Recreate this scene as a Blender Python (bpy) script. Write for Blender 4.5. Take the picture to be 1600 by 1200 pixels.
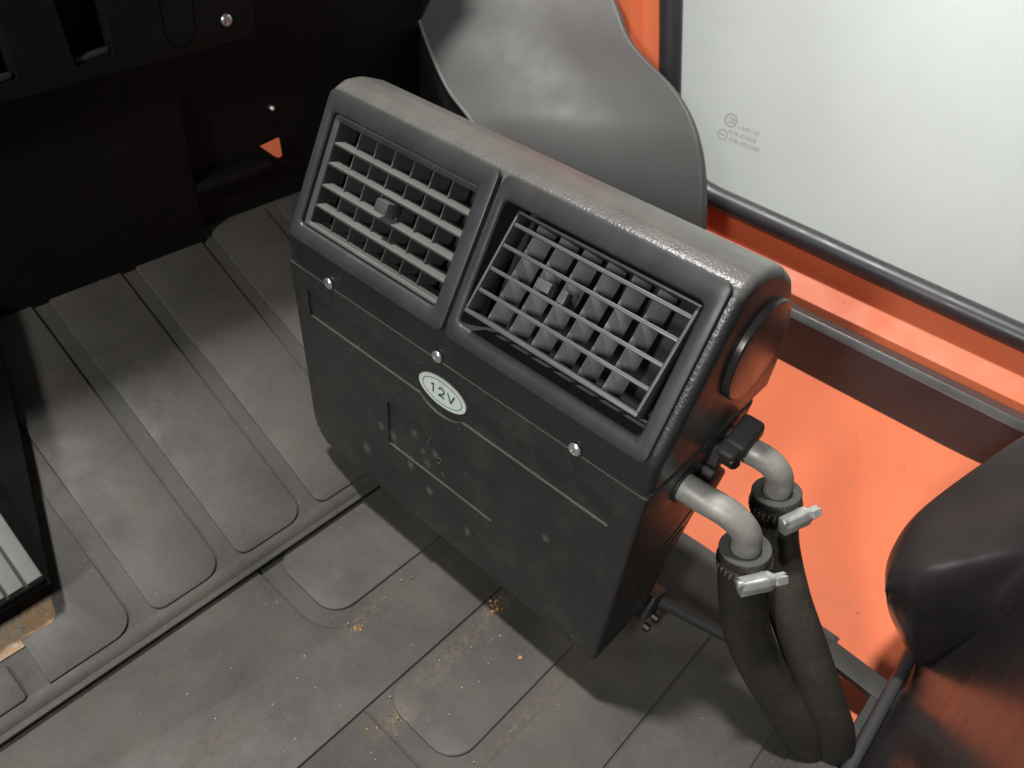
import bpy, bmesh, math, random
from mathutils import Vector, Matrix
R_ = math.radians
random.seed(7)
S = bpy.context.scene
COL = S.collection
for o in list(bpy.data.objects):
    bpy.data.objects.remove(o)

# ------------------------------------------------------------------ camera
cd = bpy.data.cameras.new('camera'); cam = bpy.data.objects.new('camera', cd); COL.objects.link(cam)
RIGHT = Vector((0.666353, -0.741051, 0.082568)); DOWN = Vector((-0.447107, -0.485727, -0.751109)); FWD = Vector((0.596715, 0.463587, -0.654995))
CAMP = Vector((-0.350365, -0.144303, 0.624849))
m = Matrix.Identity(4)
for i in range(3):
    m[i][0] = RIGHT[i]; m[i][1] = -DOWN[i]; m[i][2] = -FWD[i]; m[i][3] = CAMP[i]
cam.matrix_world = m
cd.sensor_width = 36; cd.lens = 28.062; cd.clip_start = 0.01; cd.clip_end = 50
cd.dof.use_dof = True; cd.dof.focus_distance = 0.61; cd.dof.aperture_fstop = 9.5
S.camera = cam

# ------------------------------------------------------------------ light
w = bpy.data.worlds.new('World'); S.world = w; w.use_nodes = True
w.node_tree.nodes['Background'].inputs[0].default_value = (0.93, 0.97, 1.0, 1)
w.node_tree.nodes['Background'].inputs[1].default_value = 0.07
def area(name, loc, target, size, power, col=(1, 1, 1), sy=None):
    l = bpy.data.lights.new(name, 'AREA'); l.energy = power; l.color = col
    l.shape = 'RECTANGLE'; l.size = size; l.size_y = sy or size
    o = bpy.data.objects.new(name, l); COL.objects.link(o); o.location = loc
    o.rotation_euler = (Vector(target) - Vector(loc)).to_track_quat('-Z', 'Y').to_euler()
    return o
area('ceiling_lamp_key', (-0.62, 1.25, 6.0), (0.05, 0.15, 0.0), 0.32, 385, (1.0, 0.975, 0.93), 0.5)
area('side_fill_lamp', (-1.80, -0.12, 1.35), (0.05, 0.2, 0.1), 0.22, 30, (1.0, 0.98, 0.95), 0.45)  # fill lamp added at the left to brighten the heater's upright faces
area('backdrop_fill_lamp', (1.3, 0.3, 1.3), (3.4, 0.9, -1.1), 0.8, 26, (1.0, 1.0, 0.985), 2.0).data.spread = R_(95)  # added lamp, lights only the backdrop outside the window

S.view_settings.view_transform = 'Standard'; S.view_settings.look = 'None'
S.view_settings.exposure = 0.0; S.view_settings.gamma = 1.0; S.view_settings.use_curve_mapping = False

# ------------------------------------------------------------------ materials
def newmat(name):
    m = bpy.data.materials.new(name); m.use_nodes = True
    nt = m.node_tree; b = nt.nodes['Principled BSDF']
    return m, nt, b
def nd(nt, t, **k):
    n = nt.nodes.new(t)
    for a, v in k.items(): setattr(n, a, v)
    return n
def coord(nt): return nd(nt, 'ShaderNodeTexCoord').outputs['Object']
def noise(nt, co, scale, detail=4, rough=0.55):
    n = nd(nt, 'ShaderNodeTexNoise'); n.inputs['Scale'].default_value = scale
    n.inputs['Detail'].default_value = detail; n.inputs['Roughness'].default_value = rough
    nt.links.new(co, n.inputs['Vector']); return n.outputs['Fac']
def ramp(nt, fac, stops):
    r = nd(nt, 'ShaderNodeValToRGB'); e = r.color_ramp.elements
    while len(e) < len(stops): e.new(0.5)
    for el, (p, c) in zip(e, stops):
        el.position = p; el.color = (*c, 1) if len(c) == 3 else c
    nt.links.new(fac, r.inputs[0]); return r.outputs[0]
def mixc(nt, fac, a, b):
    n = nd(nt, 'ShaderNodeMix', data_type='RGBA')
    for s, v in ((0, fac), (6, a), (7, b)):
        if hasattr(v, 'is_output'): nt.links.new(v, n.inputs[s])
        elif s == 0: n.inputs[0].default_value = v
        else: n.inputs[s].default_value = (*v, 1)
    return n.outputs[2]
def mul(nt, a, b):
    n = nd(nt, 'ShaderNodeMath', operation='MULTIPLY')
    for s, v in ((0, a), (1, b)):
        if hasattr(v, 'is_output'): nt.links.new(v, n.inputs[s])
        else: n.inputs[s].default_value = v
    return n.outputs[0]
def bump(nt, b, h, strength, dist):
    n = nd(nt, 'ShaderNodeBump'); n.inputs['Strength'].default_value = strength; n.inputs['Distance'].default_value = dist
    nt.links.new(h, n.inputs['Height']); nt.links.new(n.outputs[0], b.inputs['Normal']); return n
def upness(nt):
    g = nd(nt, 'ShaderNodeNewGeometry'); s = nd(nt, 'ShaderNodeSeparateXYZ'); nt.links.new(g.outputs['Normal'], s.inputs[0])
    mr = nd(nt, 'ShaderNodeMapRange'); mr.inputs[1].default_value = 0.35; mr.inputs[2].default_value = 1.0
    nt.links.new(s.outputs['Z'], mr.inputs[0]); return mr.outputs[0]

def plastic(name, base, rough, grain=None, gstr=0.3, dust_light=0.0, dust_light_col=(0.16, 0.155, 0.14), spec=0.5, smudge=0.0, speck=0.0, var=0.19, spots=()):
    m, nt, b = newmat(name); co = coord(nt)
    n1 = noise(nt, co, 14, 6, 0.65)
    col = mixc(nt, ramp(nt, n1, [(0.3, (0, 0, 0)), (0.75, (1, 1, 1))]), tuple(c * (1 - var) for c in base), tuple(c * (1 + var) for c in base))
    if smudge:
        n2 = noise(nt, co, 30, 7, 0.7)
        col = mixc(nt, mul(nt, ramp(nt, n2, [(0.5, (0, 0, 0)), (0.78, (1, 1, 1))]), smudge), col, dust_light_col)
    if speck:
        n4 = noise(nt, co, 420, 2, 0.6)
        n5 = noise(nt, co, 26, 3, 0.6)
        f = mul(nt, ramp(nt, n4, [(0.64, (0, 0, 0)), (0.71, (1, 1, 1))]), ramp(nt, n5, [(0.56, (0, 0, 0)), (0.70, (1, 1, 1))]))
        col = mixc(nt, mul(nt, f, speck), col, (0.3, 0.3, 0.29))
    for (cy_, cz_, r_) in spots:
        vm = nd(nt, 'ShaderNodeVectorMath', operation='SUBTRACT'); nt.links.new(co, vm.inputs[0]); vm.inputs[1].default_value = (0, cy_, cz_)
        vs_ = nd(nt, 'ShaderNodeVectorMath', operation='MULTIPLY'); nt.links.new(vm.outputs[0], vs_.inputs[0]); vs_.inputs[1].default_value = (0, 1 / r_, 0.8 / r_)
        vl_ = nd(nt, 'ShaderNodeVectorMath', operation='LENGTH'); nt.links.new(vs_.outputs[0], vl_.inputs[0])
        f = mul(nt, mul(nt, ramp(nt, vl_.outputs['Value'], [(0.2, (1, 1, 1)), (1.0, (0, 0, 0))]), ramp(nt, noise(nt, co, 480, 4, 0.7), [(0.38, (0, 0, 0)), (0.6, (1, 1, 1))])), 0.8)
        col = mixc(nt, f, col, (0.16, 0.16, 0.15))
    if dust_light:  # upward faces paler: settled dust, and light painted on shell and hood tops
        n3 = noise(nt, co, 22, 5, 0.6)
        f = mul(nt, mul(nt, upness(nt), ramp(nt, n3, [(0.25, (0.65,) * 3), (0.7, (1, 1, 1))])), dust_light)
        col = mixc(nt, f, col, dust_light_col)
    nt.links.new(col, b.inputs['Base Color'])
    rn = noise(nt, co, 40, 5)
    nt.links.new(ramp(nt, rn, [(0.3, (rough * (1 - var),) * 3), (0.7, (min(1, rough * (1 + var)),) * 3)]), b.inputs['Roughness'])
    b.inputs['Specular IOR Level'].default_value = spec
    if grain:
        v = nd(nt, 'ShaderNodeTexVoronoi', feature='SMOOTH_F1'); v.inputs['Scale'].default_value = grain
        nt.links.new(co, v.inputs['Vector']); bump(nt, b, v.outputs['Distance'], gstr, 0.0006)
    return m

def metal(name, base, rough, metallic=1.0, dirt=0.3, dirtcol=(0.2, 0.19, 0.15)):
    m, nt, b = newmat(name); co = coord(nt)
    n = noise(nt, co, 90, 6, 0.65)
    col = mixc(nt, mul(nt, ramp(nt, n, [(0.42, (0, 0, 0)), (0.72, (1, 1, 1))]), dirt), base, dirtcol)
    nt.links.new(col, b.inputs['Base Color']); b.inputs['Metallic'].default_value = metallic
    n2 = noise(nt, co, 60, 5)
    nt.links.new(ramp(nt, n2, [(0.3, (rough * 0.75,) * 3), (0.7, (min(1, rough * 1.3),) * 3)]), b.inputs['Roughness'])
    bump(nt, b, noise(nt, co, 260, 3), 0.08, 0.0005)
    return m
M = {}
M['shell'] = plastic('shell_plastic', (0.024, 0.024, 0.025), 0.35, 560, 0.40, 0.8, (0.20, 0.193, 0.178), 0.5)  # dust colour raised to carry the light on the heater top as well
M['cover'] = plastic('cover_plastic', (0.026, 0.026, 0.025), 0.38, 640, 0.55, 0.5, (0.12, 0.115, 0.10), 0.45, 0.22, 0.45, spots=((0.233, 0.112, 0.006), (0.222, 0.098, 0.004), (0.206, 0.106, 0.005), (0.216, 0.086, 0.005), (0.196, 0.088, 0.003), (0.262, 0.088, 0.006), (0.277, 0.092, 0.005), (0.236, 0.070, 0.006), (0.21, 0.055, 0.006), (0.075, 0.108, 0.005), (0.30, 0.045, 0.007), (0.16, 0.04, 0.006)))
M['bezel'] = plastic('bezel_plastic', (0.034, 0.036, 0.041), 0.40, 1500, 0.08, 0.25, (0.17, 0.17, 0.16), 0.5, 0.12)
M['vane_dusty'] = plastic('dusty_vane_plastic', (0.045, 0.046, 0.05), 0.5, None, 0, 0.75, (0.235, 0.23, 0.21), 0.4, 0.15)
M['vane'] = plastic('vane_plastic', (0.088, 0.091, 0.098), 0.4, None, 0, 0.2, (0.2, 0.2, 0.19), 0.5, 0.2)
M['vane_lit'] = plastic('lit_vane_plastic', (0.17, 0.175, 0.175), 0.5, None, 0, 0, (0.4, 0.4, 0.37), 0.4, 0.5)  # paler copy of the vane plastic, light on the turned vanes painted in
M['darkin'] = plastic('duct_plastic', (0.010, 0.010, 0.011), 0.6)
M['blackplastic'] = plastic('black_plastic', (0.036, 0.034, 0.033), 0.55, 1100, 0.12, 0.25, (0.1, 0.1, 0.09), 0.45)
M['cowl'] = plastic('cowl_plastic', (0.076, 0.076, 0.075), 0.5, 700, 0.03, 0, spec=0.4, var=0.06)
M['hood'] = plastic('hood_plastic', (0.027, 0.024, 0.024), 0.26, 1500, 0.05, 0.32, (0.10, 0.092, 0.085), 0.55, 0.05, 0.12)  # paler upward faces put the light on the hood top into its colour
M['dash'] = plastic('dash_plastic', (0.0065, 0.0065, 0.0072), 0.6, 800, 0.1, 0, spec=0.22)
M['gasket'] = plastic('gasket_rubber', (0.035, 0.034, 0.04), 0.38, None, 0, 0.15)
M['slot'] = metal('dull_band_steel', (0.20, 0.18, 0.15), 0.5, 0.6, 0.5, (0.08, 0.07, 0.05))
M['flat_black'] = plastic('matt_black', (0.005, 0.005, 0.005), 0.75, None, 0, 0, spec=0.08)  # near-black base with almost no specular
M['bead_highlight'] = plastic('bead_highlight_plastic', (0.20, 0.20, 0.19), 0.32, None, 0, 0)  # paler than the cowl, the highlight along its edge put into the colour
M['hose'] = plastic('hose_rubber', (0.028, 0.025, 0.022), 0.55, 500, 0.2, 0.25, (0.085, 0.075, 0.055), 0.35, 0.6)
M['hoseend'] = plastic('hose_cut_rubber', (0.085, 0.083, 0.078), 0.7, None, 0, 0, (0.13, 0.13, 0.12), 0.3, 0.3)
M['sill'] = plastic('sill_rubber', (0.040, 0.036, 0.037), 0.36, None, 0, 0.3, (0.14, 0.14, 0.13), 0.5, 0.1)

M['alu'] = metal('cast_aluminium', (0.37, 0.365, 0.335), 0.56, 0.3, 0.6, (0.2, 0.19, 0.155))
M['zinc'] = metal('zinc_steel', (0.78, 0.79, 0.76), 0.36, 0.75, 0.25, (0.42, 0.42, 0.38))
M['screwmetal'] = metal('screw_steel', (0.80, 0.83, 0.82), 0.28, 0.9, 0.2, (0.4, 0.4, 0.36))
M['bolt'] = metal('dark_bolt', (0.10, 0.095, 0.09), 0.35, 0.9, 0.3, (0.05, 0.05, 0.05))
M['pedal'] = plastic('pedal_rubber', (0.11, 0.114, 0.11), 0.6, 600, 0.1, 0.5, (0.25, 0.25, 0.24), 0.3, 0.3)

def orange_paint():
    m, nt, b = newmat('orange_paint'); co = coord(nt)
    n = noise(nt, co, 5, 5, 0.6)
    col = mixc(nt, ramp(nt, n, [(0.35, (0, 0, 0)), (0.7, (1, 1, 1))]), (0.76, 0.165, 0.065), (0.79, 0.205, 0.092))
    n2 = noise(nt, co, 46, 6, 0.7)
    col = mixc(nt, mul(nt, ramp(nt, n2, [(0.58, (0, 0, 0)), (0.8, (1, 1, 1))]), 0.35), col, (0.55, 0.20, 0.12))
    n6 = noise(nt, co, 8, 7, 0.7)
    col = mixc(nt, mul(nt, ramp(nt, n6, [(0.52, (0, 0, 0)), (0.72, (1, 1, 1))]), 0.30), col, (0.50, 0.16, 0.09))
    n3 = noise(nt, co, 150, 2, 0.5)
    col = mixc(nt, mul(nt, ramp(nt, n3, [(0.73, (0, 0, 0)), (0.77, (1, 1, 1))]), 0.6), col, (0.25, 0.09, 0.05))
    nt.links.new(col, b.inputs['Base Color'])
    nt.links.new(ramp(nt, noise(nt, co, 30, 5), [(0.3, (0.42,) * 3), (0.7, (0.58,) * 3)]), b.inputs['Roughness'])
    b.inputs['Specular IOR Level'].default_value = 0.35
    bump(nt, b, noise(nt, co, 120, 3), 0.05, 0.0008)
    return m
M['orange'] = orange_paint()

ZFLOOR = -0.060
def floor_rubber(name, k=1.0):
    m, nt, b = newmat(name); co = coord(nt)
    n = noise(nt, co, 9, 6, 0.62)
    col = ramp(nt, n, [(0.25, (0.072 * k, 0.068 * k, 0.062 * k)), (0.5, (0.118 * k, 0.111 * k, 0.101 * k)), (0.75, (0.162 * k, 0.152 * k, 0.137 * k))])
    nb = noise(nt, co, 17, 5, 0.7)
    col = mixc(nt, mul(nt, ramp(nt, nb, [(0.52, (0, 0, 0)), (0.78, (1, 1, 1))]), 0.45), col, (0.16 * k, 0.118 * k, 0.088 * k))
    nf = noise(nt, co, 260, 5, 0.7)
    col = mixc(nt, mul(nt, ramp(nt, nf, [(0.45, (0, 0, 0)), (0.75, (1, 1, 1))]), 0.30), col, (0.20 * k, 0.19 * k, 0.17 * k))
    nw = noise(nt, co, 60, 8, 0.75)
    col = mixc(nt, mul(nt, ramp(nt, nw, [(0.60, (0, 0, 0)), (0.80, (1, 1, 1))]), 0.35), col, (0.22 * k, 0.21 * k, 0.20 * k))
    ns = noise(nt, co, 330, 1, 0.5)
    col = mixc(nt, mul(nt, ramp(nt, ns, [(0.80, (0, 0, 0)), (0.82, (1, 1, 1))]), 0.7), col, (0.42, 0.37, 0.30))
    for (cx, cy, sx, sy, amt) in ((-0.135, 0.112, 0.035, 0.016, 0.75), (-0.075, 0.212, 0.055, 0.010, 0.6), (-0.10, 0.205, 0.016, 0.006, 0.8), (0.012, 0.128, 0.022, 0.012, 0.9), (-0.05, 0.122, 0.10, 0.014, 0.55), (-0.055, 0.033, 0.10, 0.013, 0.5), (-0.10, -0.02, 0.05, 0.03, 0.4), (-0.26, 0.20, 0.06, 0.03, 0.3)):
        vm = nd(nt, 'ShaderNodeVectorMath', operation='SUBTRACT'); nt.links.new(co, vm.inputs[0]); vm.inputs[1].default_value = (cx, cy, ZFLOOR)
        vs_ = nd(nt, 'ShaderNodeVectorMath', operation='MULTIPLY'); nt.links.new(vm.outputs[0], vs_.inputs[0]); vs_.inputs[1].default_value = (1 / sx, 1 / sy, 10)
        vl_ = nd(nt, 'ShaderNodeVectorMath', operation='LENGTH'); nt.links.new(vs_.outputs[0], vl_.inputs[0])
        fall = ramp(nt, vl_.outputs['Value'], [(0.15, (1, 1, 1)), (1.0, (0, 0, 0))])
        f = mul(nt, mul(nt, fall, ramp(nt, noise(nt, co, 130, 6, 0.75), [(0.40, (0, 0, 0)), (0.66, (1, 1, 1))])), amt * 0.7)
        col = mixc(nt, f, col, (0.215, 0.145, 0.085))
    nt.links.new(col, b.inputs['Base Color'])
    nt.links.new(ramp(nt, noise(nt, co, 25, 5), [(0.3, (0.48,) * 3), (0.7, (0.70,) * 3)]), b.inputs['Roughness'])
    b.inputs['Specular IOR Level'].default_value = 0.4
    bump(nt, b, noise(nt, co, 700, 3), 0.15, 0.0004)
    return m
M['mat'] = floor_rubber('mat_rubber', 0.61)
M['matlow'] = floor_rubber('mat_channel_rubber', 0.52)

def simple(name, base, rough=0.5, spec=0.5, alpha=None):
    m, nt, b = newmat(name); co = coord(nt)
    n = noise(nt, co, 200, 4)
    nt.links.new(mixc(nt, n, tuple(c * 0.9 for c in base), tuple(min(1, c * 1.08) for c in base)), b.inputs['Base Color'])
    b.inputs['Roughness'].default_value = rough; b.inputs['Specular IOR Level'].default_value = spec
    return m
M['sticker'] = simple('sticker_white', (0.66, 0.72, 0.68), 0.35)
M['green'] = simple('sticker_green', (0.012, 0.13, 0.055), 0.4)
M['marking'] = simple('glass_marking_grey', (0.36, 0.37, 0.355), 0.6)
M['crumb'] = simple('rust_crumb', (0.45, 0.25, 0.10), 0.7)
M['grit'] = simple('pale_grit', (0.48, 0.45, 0.40), 0.7)
M['wall'] = simple('white_backdrop', (0.79, 0.80, 0.785), 0.8)
for n in M['wall'].node_tree.nodes:
    if n.type == 'TEX_NOISE': n.inputs['Scale'].default_value = 0.9
def rusty():
    m, nt, b = newmat('rusty_sand'); co = coord(nt)
    col = ramp(nt, noise(nt, co, 75, 6, 0.7), [(0.3, (0.05, 0.045, 0.04)), (0.45, (0.32, 0.27, 0.20)), (0.56, (0.34, 0.19, 0.085)), (0.7, (0.40, 0.38, 0.36))])
    nt.links.new(col, b.inputs['Base Color']); b.inputs['Roughness'].default_value = 0.8
    bump(nt, b, noise(nt, co, 120, 5), 0.6, 0.002); return m
M['rusty'] = rusty()
def glass():
    m = bpy.data.materials.new('window_glass'); m.use_nodes = True; nt = m.node_tree; nt.nodes.clear()
    out = nd(nt, 'ShaderNodeOutputMaterial'); tr = nd(nt, 'ShaderNodeBsdfTransparent'); gl = nd(nt, 'ShaderNodeBsdfGlossy')
    tr.inputs[0].default_value = (0.95, 0.97, 0.955, 1); gl.inputs['Roughness'].default_value = 0.04
    fr = nd(nt, 'ShaderNodeFresnel'); fr.inputs[0].default_value = 1.35; mx = nd(nt, 'ShaderNodeMixShader')
    nt.links.new(fr.outputs[0], mx.inputs[0]); nt.links.new(tr.outputs[0], mx.inputs[1]); nt.links.new(gl.outputs[0], mx.inputs[2])
    df = nd(nt, 'ShaderNodeBsdfDiffuse'); df.inputs[0].default_value = (0.7, 0.72, 0.7, 1)
    m2 = nd(nt, 'ShaderNodeMixShader'); co = coord(nt)
    nt.links.new(ramp(nt, noise(nt, co, 3.5, 4), [(0.3, (0.03,) * 3), (0.8, (0.12,) * 3)]), m2.inputs[0])
    nt.links.new(mx.outputs[0], m2.inputs[1]); nt.links.new(df.outputs[0], m2.inputs[2])
    nt.links.new(m2.outputs[0], out.inputs[0]); return m
M['glass'] = glass()

# ------------------------------------------------------------------ mesh helpers
def finish(me, smooth=True, ang=35):
    if smooth:
        for p in me.polygons: p.use_smooth = True
        me.set_sharp_from_angle(angle=R_(ang))
def link(name, me, mat, parent=None):
    o = bpy.data.objects.new(name, me); COL.objects.link(o)
    if mat is not None:
        me.materials.clear(); me.materials.append(M[mat])
    if parent is not None:
        o.parent = parent
        if parent.type == 'EMPTY': o.matrix_parent_inverse = parent.matrix_basis.inverted()
    return o
def from_bm(name, bm, mat, parent=None, smooth=True, ang=35, recalc=True):
    if recalc: bmesh.ops.recalc_face_normals(bm, faces=bm.faces)
    me = bpy.data.meshes.new(name); bm.to_mesh(me); bm.free(); finish(me, smooth, ang)
    return link(name, me, mat, parent)
def thing(name, label, cat, loc, group=None):
    o = bpy.data.objects.new(name, None); COL.objects.link(o); o.location = loc; o.empty_display_size = 0.02
    o['label'] = label; o['category'] = cat; o['kind'] = 'thing'
    if group: o['group'] = group
    return o
def tag(o, label, cat, group=None):
    o['label'] = label; o['category'] = cat; o['kind'] = 'thing'
    if group: o['group'] = group
    return o
def loft(loops, cap0=True, cap1=True, closed=True, bm=None):
    bm = bm or bmesh.new()
    vs = [[bm.verts.new(p) for p in l] for l in loops]
    n = len(vs[0])
    for a, b in zip(vs, vs[1:]):
        for i in range(n if closed else n - 1):
            j = (i + 1) % n
            bm.faces.new((a[i], a[j], b[j], b[i]))
    if cap0: bm.faces.new(list(reversed(vs[0])))
    if cap1: bm.faces.new(vs[-1])
    return bm
def box(bm, c, s, rot=None, bev=0.0, seg=2):
    g = bmesh.ops.create_cube(bm, size=1.0)
    mt = Matrix.Translation(c) @ (rot.to_4x4() if rot else Matrix.Identity(4)) @ Matrix.Diagonal((*s, 1))
    bmesh.ops.transform(bm, matrix=mt, verts=g['verts'])
    if bev:
        es = list({e for v in g['verts'] for e in v.link_edges})
        bmesh.ops.bevel(bm, geom=es, offset=bev, segments=seg, affect='EDGES', profile=0.5)
    return bm
def offset2d(pts, d):
    n = len(pts); out = []
    for i in range(n):
        p0 = Vector(pts[i - 1]); p = Vector(pts[i]); p1 = Vector(pts[(i + 1) % n])
        e0 = (p - p0).normalized(); e1 = (p1 - p).normalized()
        n0 = Vector((-e0.y, e0.x)); n1 = Vector((-e1.y, e1.x))
        b = (n0 + n1); b.normalize(); c = max(0.35, b.dot(n0))
        out.append(tuple(p + b * (d / c)))
    return out
def ccw(pts):
    a = sum(pts[i - 1][0] * pts[i][1] - pts[i][0] * pts[i - 1][1] for i in range(len(pts)))
    return pts if a > 0 else list(reversed(pts))
def round_poly(pts, rad, seg=6):
    n = len(pts); out = []
    for i in range(n):
        p0 = Vector(pts[i - 1]); p = Vector(pts[i]); p1 = Vector(pts[(i + 1) % n])
        r = rad[i] if isinstance(rad, (list, tuple)) else rad
        if r <= 0: out.append(tuple(p)); continue
        u = (p0 - p).normalized(); v = (p1 - p).normalized()
        ang = u.angle(v); t = r / math.tan(ang / 2); t = min(t, (p0 - p).length * 0.49, (p1 - p).length * 0.49); rr = t * math.tan(ang / 2)
        cdir = (u + v).normalized(); c = p + cdir * (rr / math.sin(ang / 2))
        a0 = (p + u * t - c); a1 = (p + v * t - c)
        th0 = math.atan2(a0.y, a0.x); th1 = math.atan2(a1.y, a1.x); dth = (th1 - th0 + math.pi) % (2 * math.pi) - math.pi
        for k in range(seg + 1):
            th = th0 + dth * k / seg; out.append((c.x + rr * math.cos(th), c.y + rr * math.sin(th)))
    return out
def pill_prism(pts2, h0, h1, bev, to3, seg=3):
    """prism of polygon pts2 between heights h0 and h1 with its top edge rounded by bev"""
    pts2 = ccw(pts2); loops = [[to3(p, h0) for p in pts2]]
    for k in range(seg + 1):
        a = (math.pi / 2) * k / seg
        q = offset2d(pts2, bev * (1 - math.cos(a))) if k else pts2
        loops.append([to3(p, h1 - bev + bev * math.sin(a)) for p in q])
    return loft(loops)
def catmull(P, n):
    P = [Vector(p) for p in P]; P = [2 * P[0] - P[1]] + P + [2 * P[-1] - P[-2]]; out = []
    for i in range(1, len(P) - 2):
        for k in range(n):
            t = k / n; a, b, c, d = P[i - 1:i + 3]
            out.append(0.5 * ((2 * b) + (c - a) * t + (2 * a - 5 * b + 4 * c - d) * t * t + (3 * b - a - 3 * c + d) * t ** 3))
    out.append(P[-2]); return out
def tube(path, rad, n=20, bm=None, cap=True):
    path = [Vector(p) for p in path]; loops = []
    t0 = (path[1] - path[0]).normalized(); up = Vector((0, 0, 1)) if abs(t0.z) < 0.9 else Vector((1, 0, 0))
    x = t0.cross(up).normalized()
    for i, p in enumerate(path):
        t = (path[min(i + 1, len(path) - 1)] - path[max(i - 1, 0)]).normalized()
        x = (x - t * x.dot(t)).normalized(); y = t.cross(x)
        r = rad[i] if isinstance(rad, (list, tuple)) else rad
        loops.append([p + (x * math.cos(2 * math.pi * k / n) + y * math.sin(2 * math.pi * k / n)) * r for k in range(n)])
    return loft(loops, cap, cap, True, bm)
def patch(rows, nu, nv):
    g = [catmull(r, nu) for r in rows]
    cols = [catmull([g[i][j] for i in range(len(g))], nv) for j in range(len(g[0]))]
    return cols
def patch_bm(rows, nu, nv):
    cols = patch(rows, nu, nv); bm = bmesh.new()
    vs = [[bm.verts.new(p) for p in c] for c in cols]
    for a, b in zip(vs, vs[1:]):
        for i in range(len(a) - 1): bm.faces.new((a[i], a[i + 1], b[i + 1], b[i]))
    return bm
def solidify(o, t, off=-1):
    md = o.modifiers.new('thickness', 'SOLIDIFY'); md.thickness = t; md.offset = off; bake(o)
def bake(o):
    bpy.context.view_layer.update(); dg = bpy.context.evaluated_depsgraph_get()
    me = bpy.data.meshes.new_from_object(o.evaluated_get(dg)); old = o.data; o.modifiers.clear(); o.data = me; me.name = old.name
    bpy.data.meshes.remove(old)
def cut(o, cutters, ang=30):
    cs = []
    for bm in cutters:
        bmesh.ops.recalc_face_normals(bm, faces=bm.faces)
        me = bpy.data.meshes.new('cutter'); bm.to_mesh(me); bm.free()
        c = bpy.data.objects.new('cutter', me); COL.objects.link(c); cs.append(c)
        md = o.modifiers.new('cut', 'BOOLEAN'); md.operation = 'DIFFERENCE'; md.solver = 'EXACT'; md.object = c
    bake(o)
    for c in cs:
        me = c.data; bpy.data.objects.remove(c); bpy.data.meshes.remove(me)
    finish(o.data, True, ang)
def ribbon(pts, wd, to3, h=0.0):
    """flat stroke along 2D points"""
    bm = bmesh.new(); P = [Vector(p) for p in pts]; L = []
    for i, p in enumerate(P):
        t = (P[min(i + 1, len(P) - 1)] - P[max(i - 1, 0)]).normalized(); n = Vector((-t.y, t.x)) * wd / 2
        L.append((bm.verts.new(to3(p + n, h)), bm.verts.new(to3(p - n, h))))
    for a, b in zip(L, L[1:]): bm.faces.new((a[0], a[1], b[1], b[0]))
    return bm
def arc2(cx, cy, rx, ry, a0, a1, n): return [(cx + rx * math.cos(R_(a0 + (a1 - a0) * k / n)), cy + ry * math.sin(R_(a0 + (a1 - a0) * k / n))) for k in range(n + 1)]

# ================================================================== SETTING
ZF = -0.060
# ---- floor: rubber mat, lower sheet and sloped toe board
TA = R_(25); TO = Vector((0, 0.322, ZF + 0.012)); TU = Vector((0, math.cos(TA), math.sin(TA))); TN = Vector((0, -math.sin(TA), math.cos(TA)))
def fl(p, h): return Vector((p[0], p[1], ZF + h))
def toe3(p, h): return TO + Vector((p[0], 0, 0)) + TU * p[1] + TN * h
low = [(-0.75, -0.45), (0.108, -0.45), (0.108, -0.141), (0.232, -0.141), (0.232, 0.40), (-0.75, 0.40)]
bm = pill_prism(low, -0.03, -0.0030, 0.0005, fl, 1)
base = from_bm('floor_mat', bm, 'matlow'); base['kind'] = 'structure'
bm = pill_prism([(-0.75, -0.003), (0.34, -0.003), (0.34, 0.44), (-0.75, 0.44)], -0.02, -0.0028, 0.0006, toe3, 1)
from_bm('toe_board', bm, 'matlow', base)
ys = [0.228, 0.138, 0.046, -0.046, -0.138, -0.230]
G = 0.0009
def mat_panel(poly, rad, to3, h=0.0, bev=0.0011, mat='mat'):
    return from_bm('mat_panel', pill_prism(round_poly(ccw(poly), rad, 7), -0.006, h, bev, to3, 3), mat, base, True, 50)
XR = 0.230
def module(ytop, ypad, yseam, xl, first=False):
    ch = 0.019
    # inner pad, its rear edge on ypad, its inner end at xl
    mat_panel([(xl, ypad), (XR, ypad), (XR, ytop), (xl, ytop)], [0.026, 0, 0, 0.026], fl)
    # L shaped surround
    poly = [(-0.72, yseam + G), (XR, yseam + G), (XR, ypad - ch), (xl - ch, ypad - ch), (xl - ch, ytop), (-0.72, ytop)]
    mat_panel(poly, [0, 0, 0, 0.040, 0, 0], fl)
module(0.326, 0.228, 0.138, -0.108)
module(0.138 - G, 0.046, -0.046, -0.128)
# rear module next to the hose opening
mat_panel([(-0.10, -0.138), (0.108, -0.138), (XR, -0.138), (XR, -0.046 - G), (-0.10, -0.046 - G)], [0.026, 0, 0, 0, 0.026], fl)
mat_panel([(-0.72, -0.44), (0.106, -0.44), (0.106, -0.157), (-0.119, -0.157), (-0.119, -0.046 - G), (-0.72, -0.046 - G)], [0, 0, 0, 0.04, 0, 0], fl)
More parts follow.
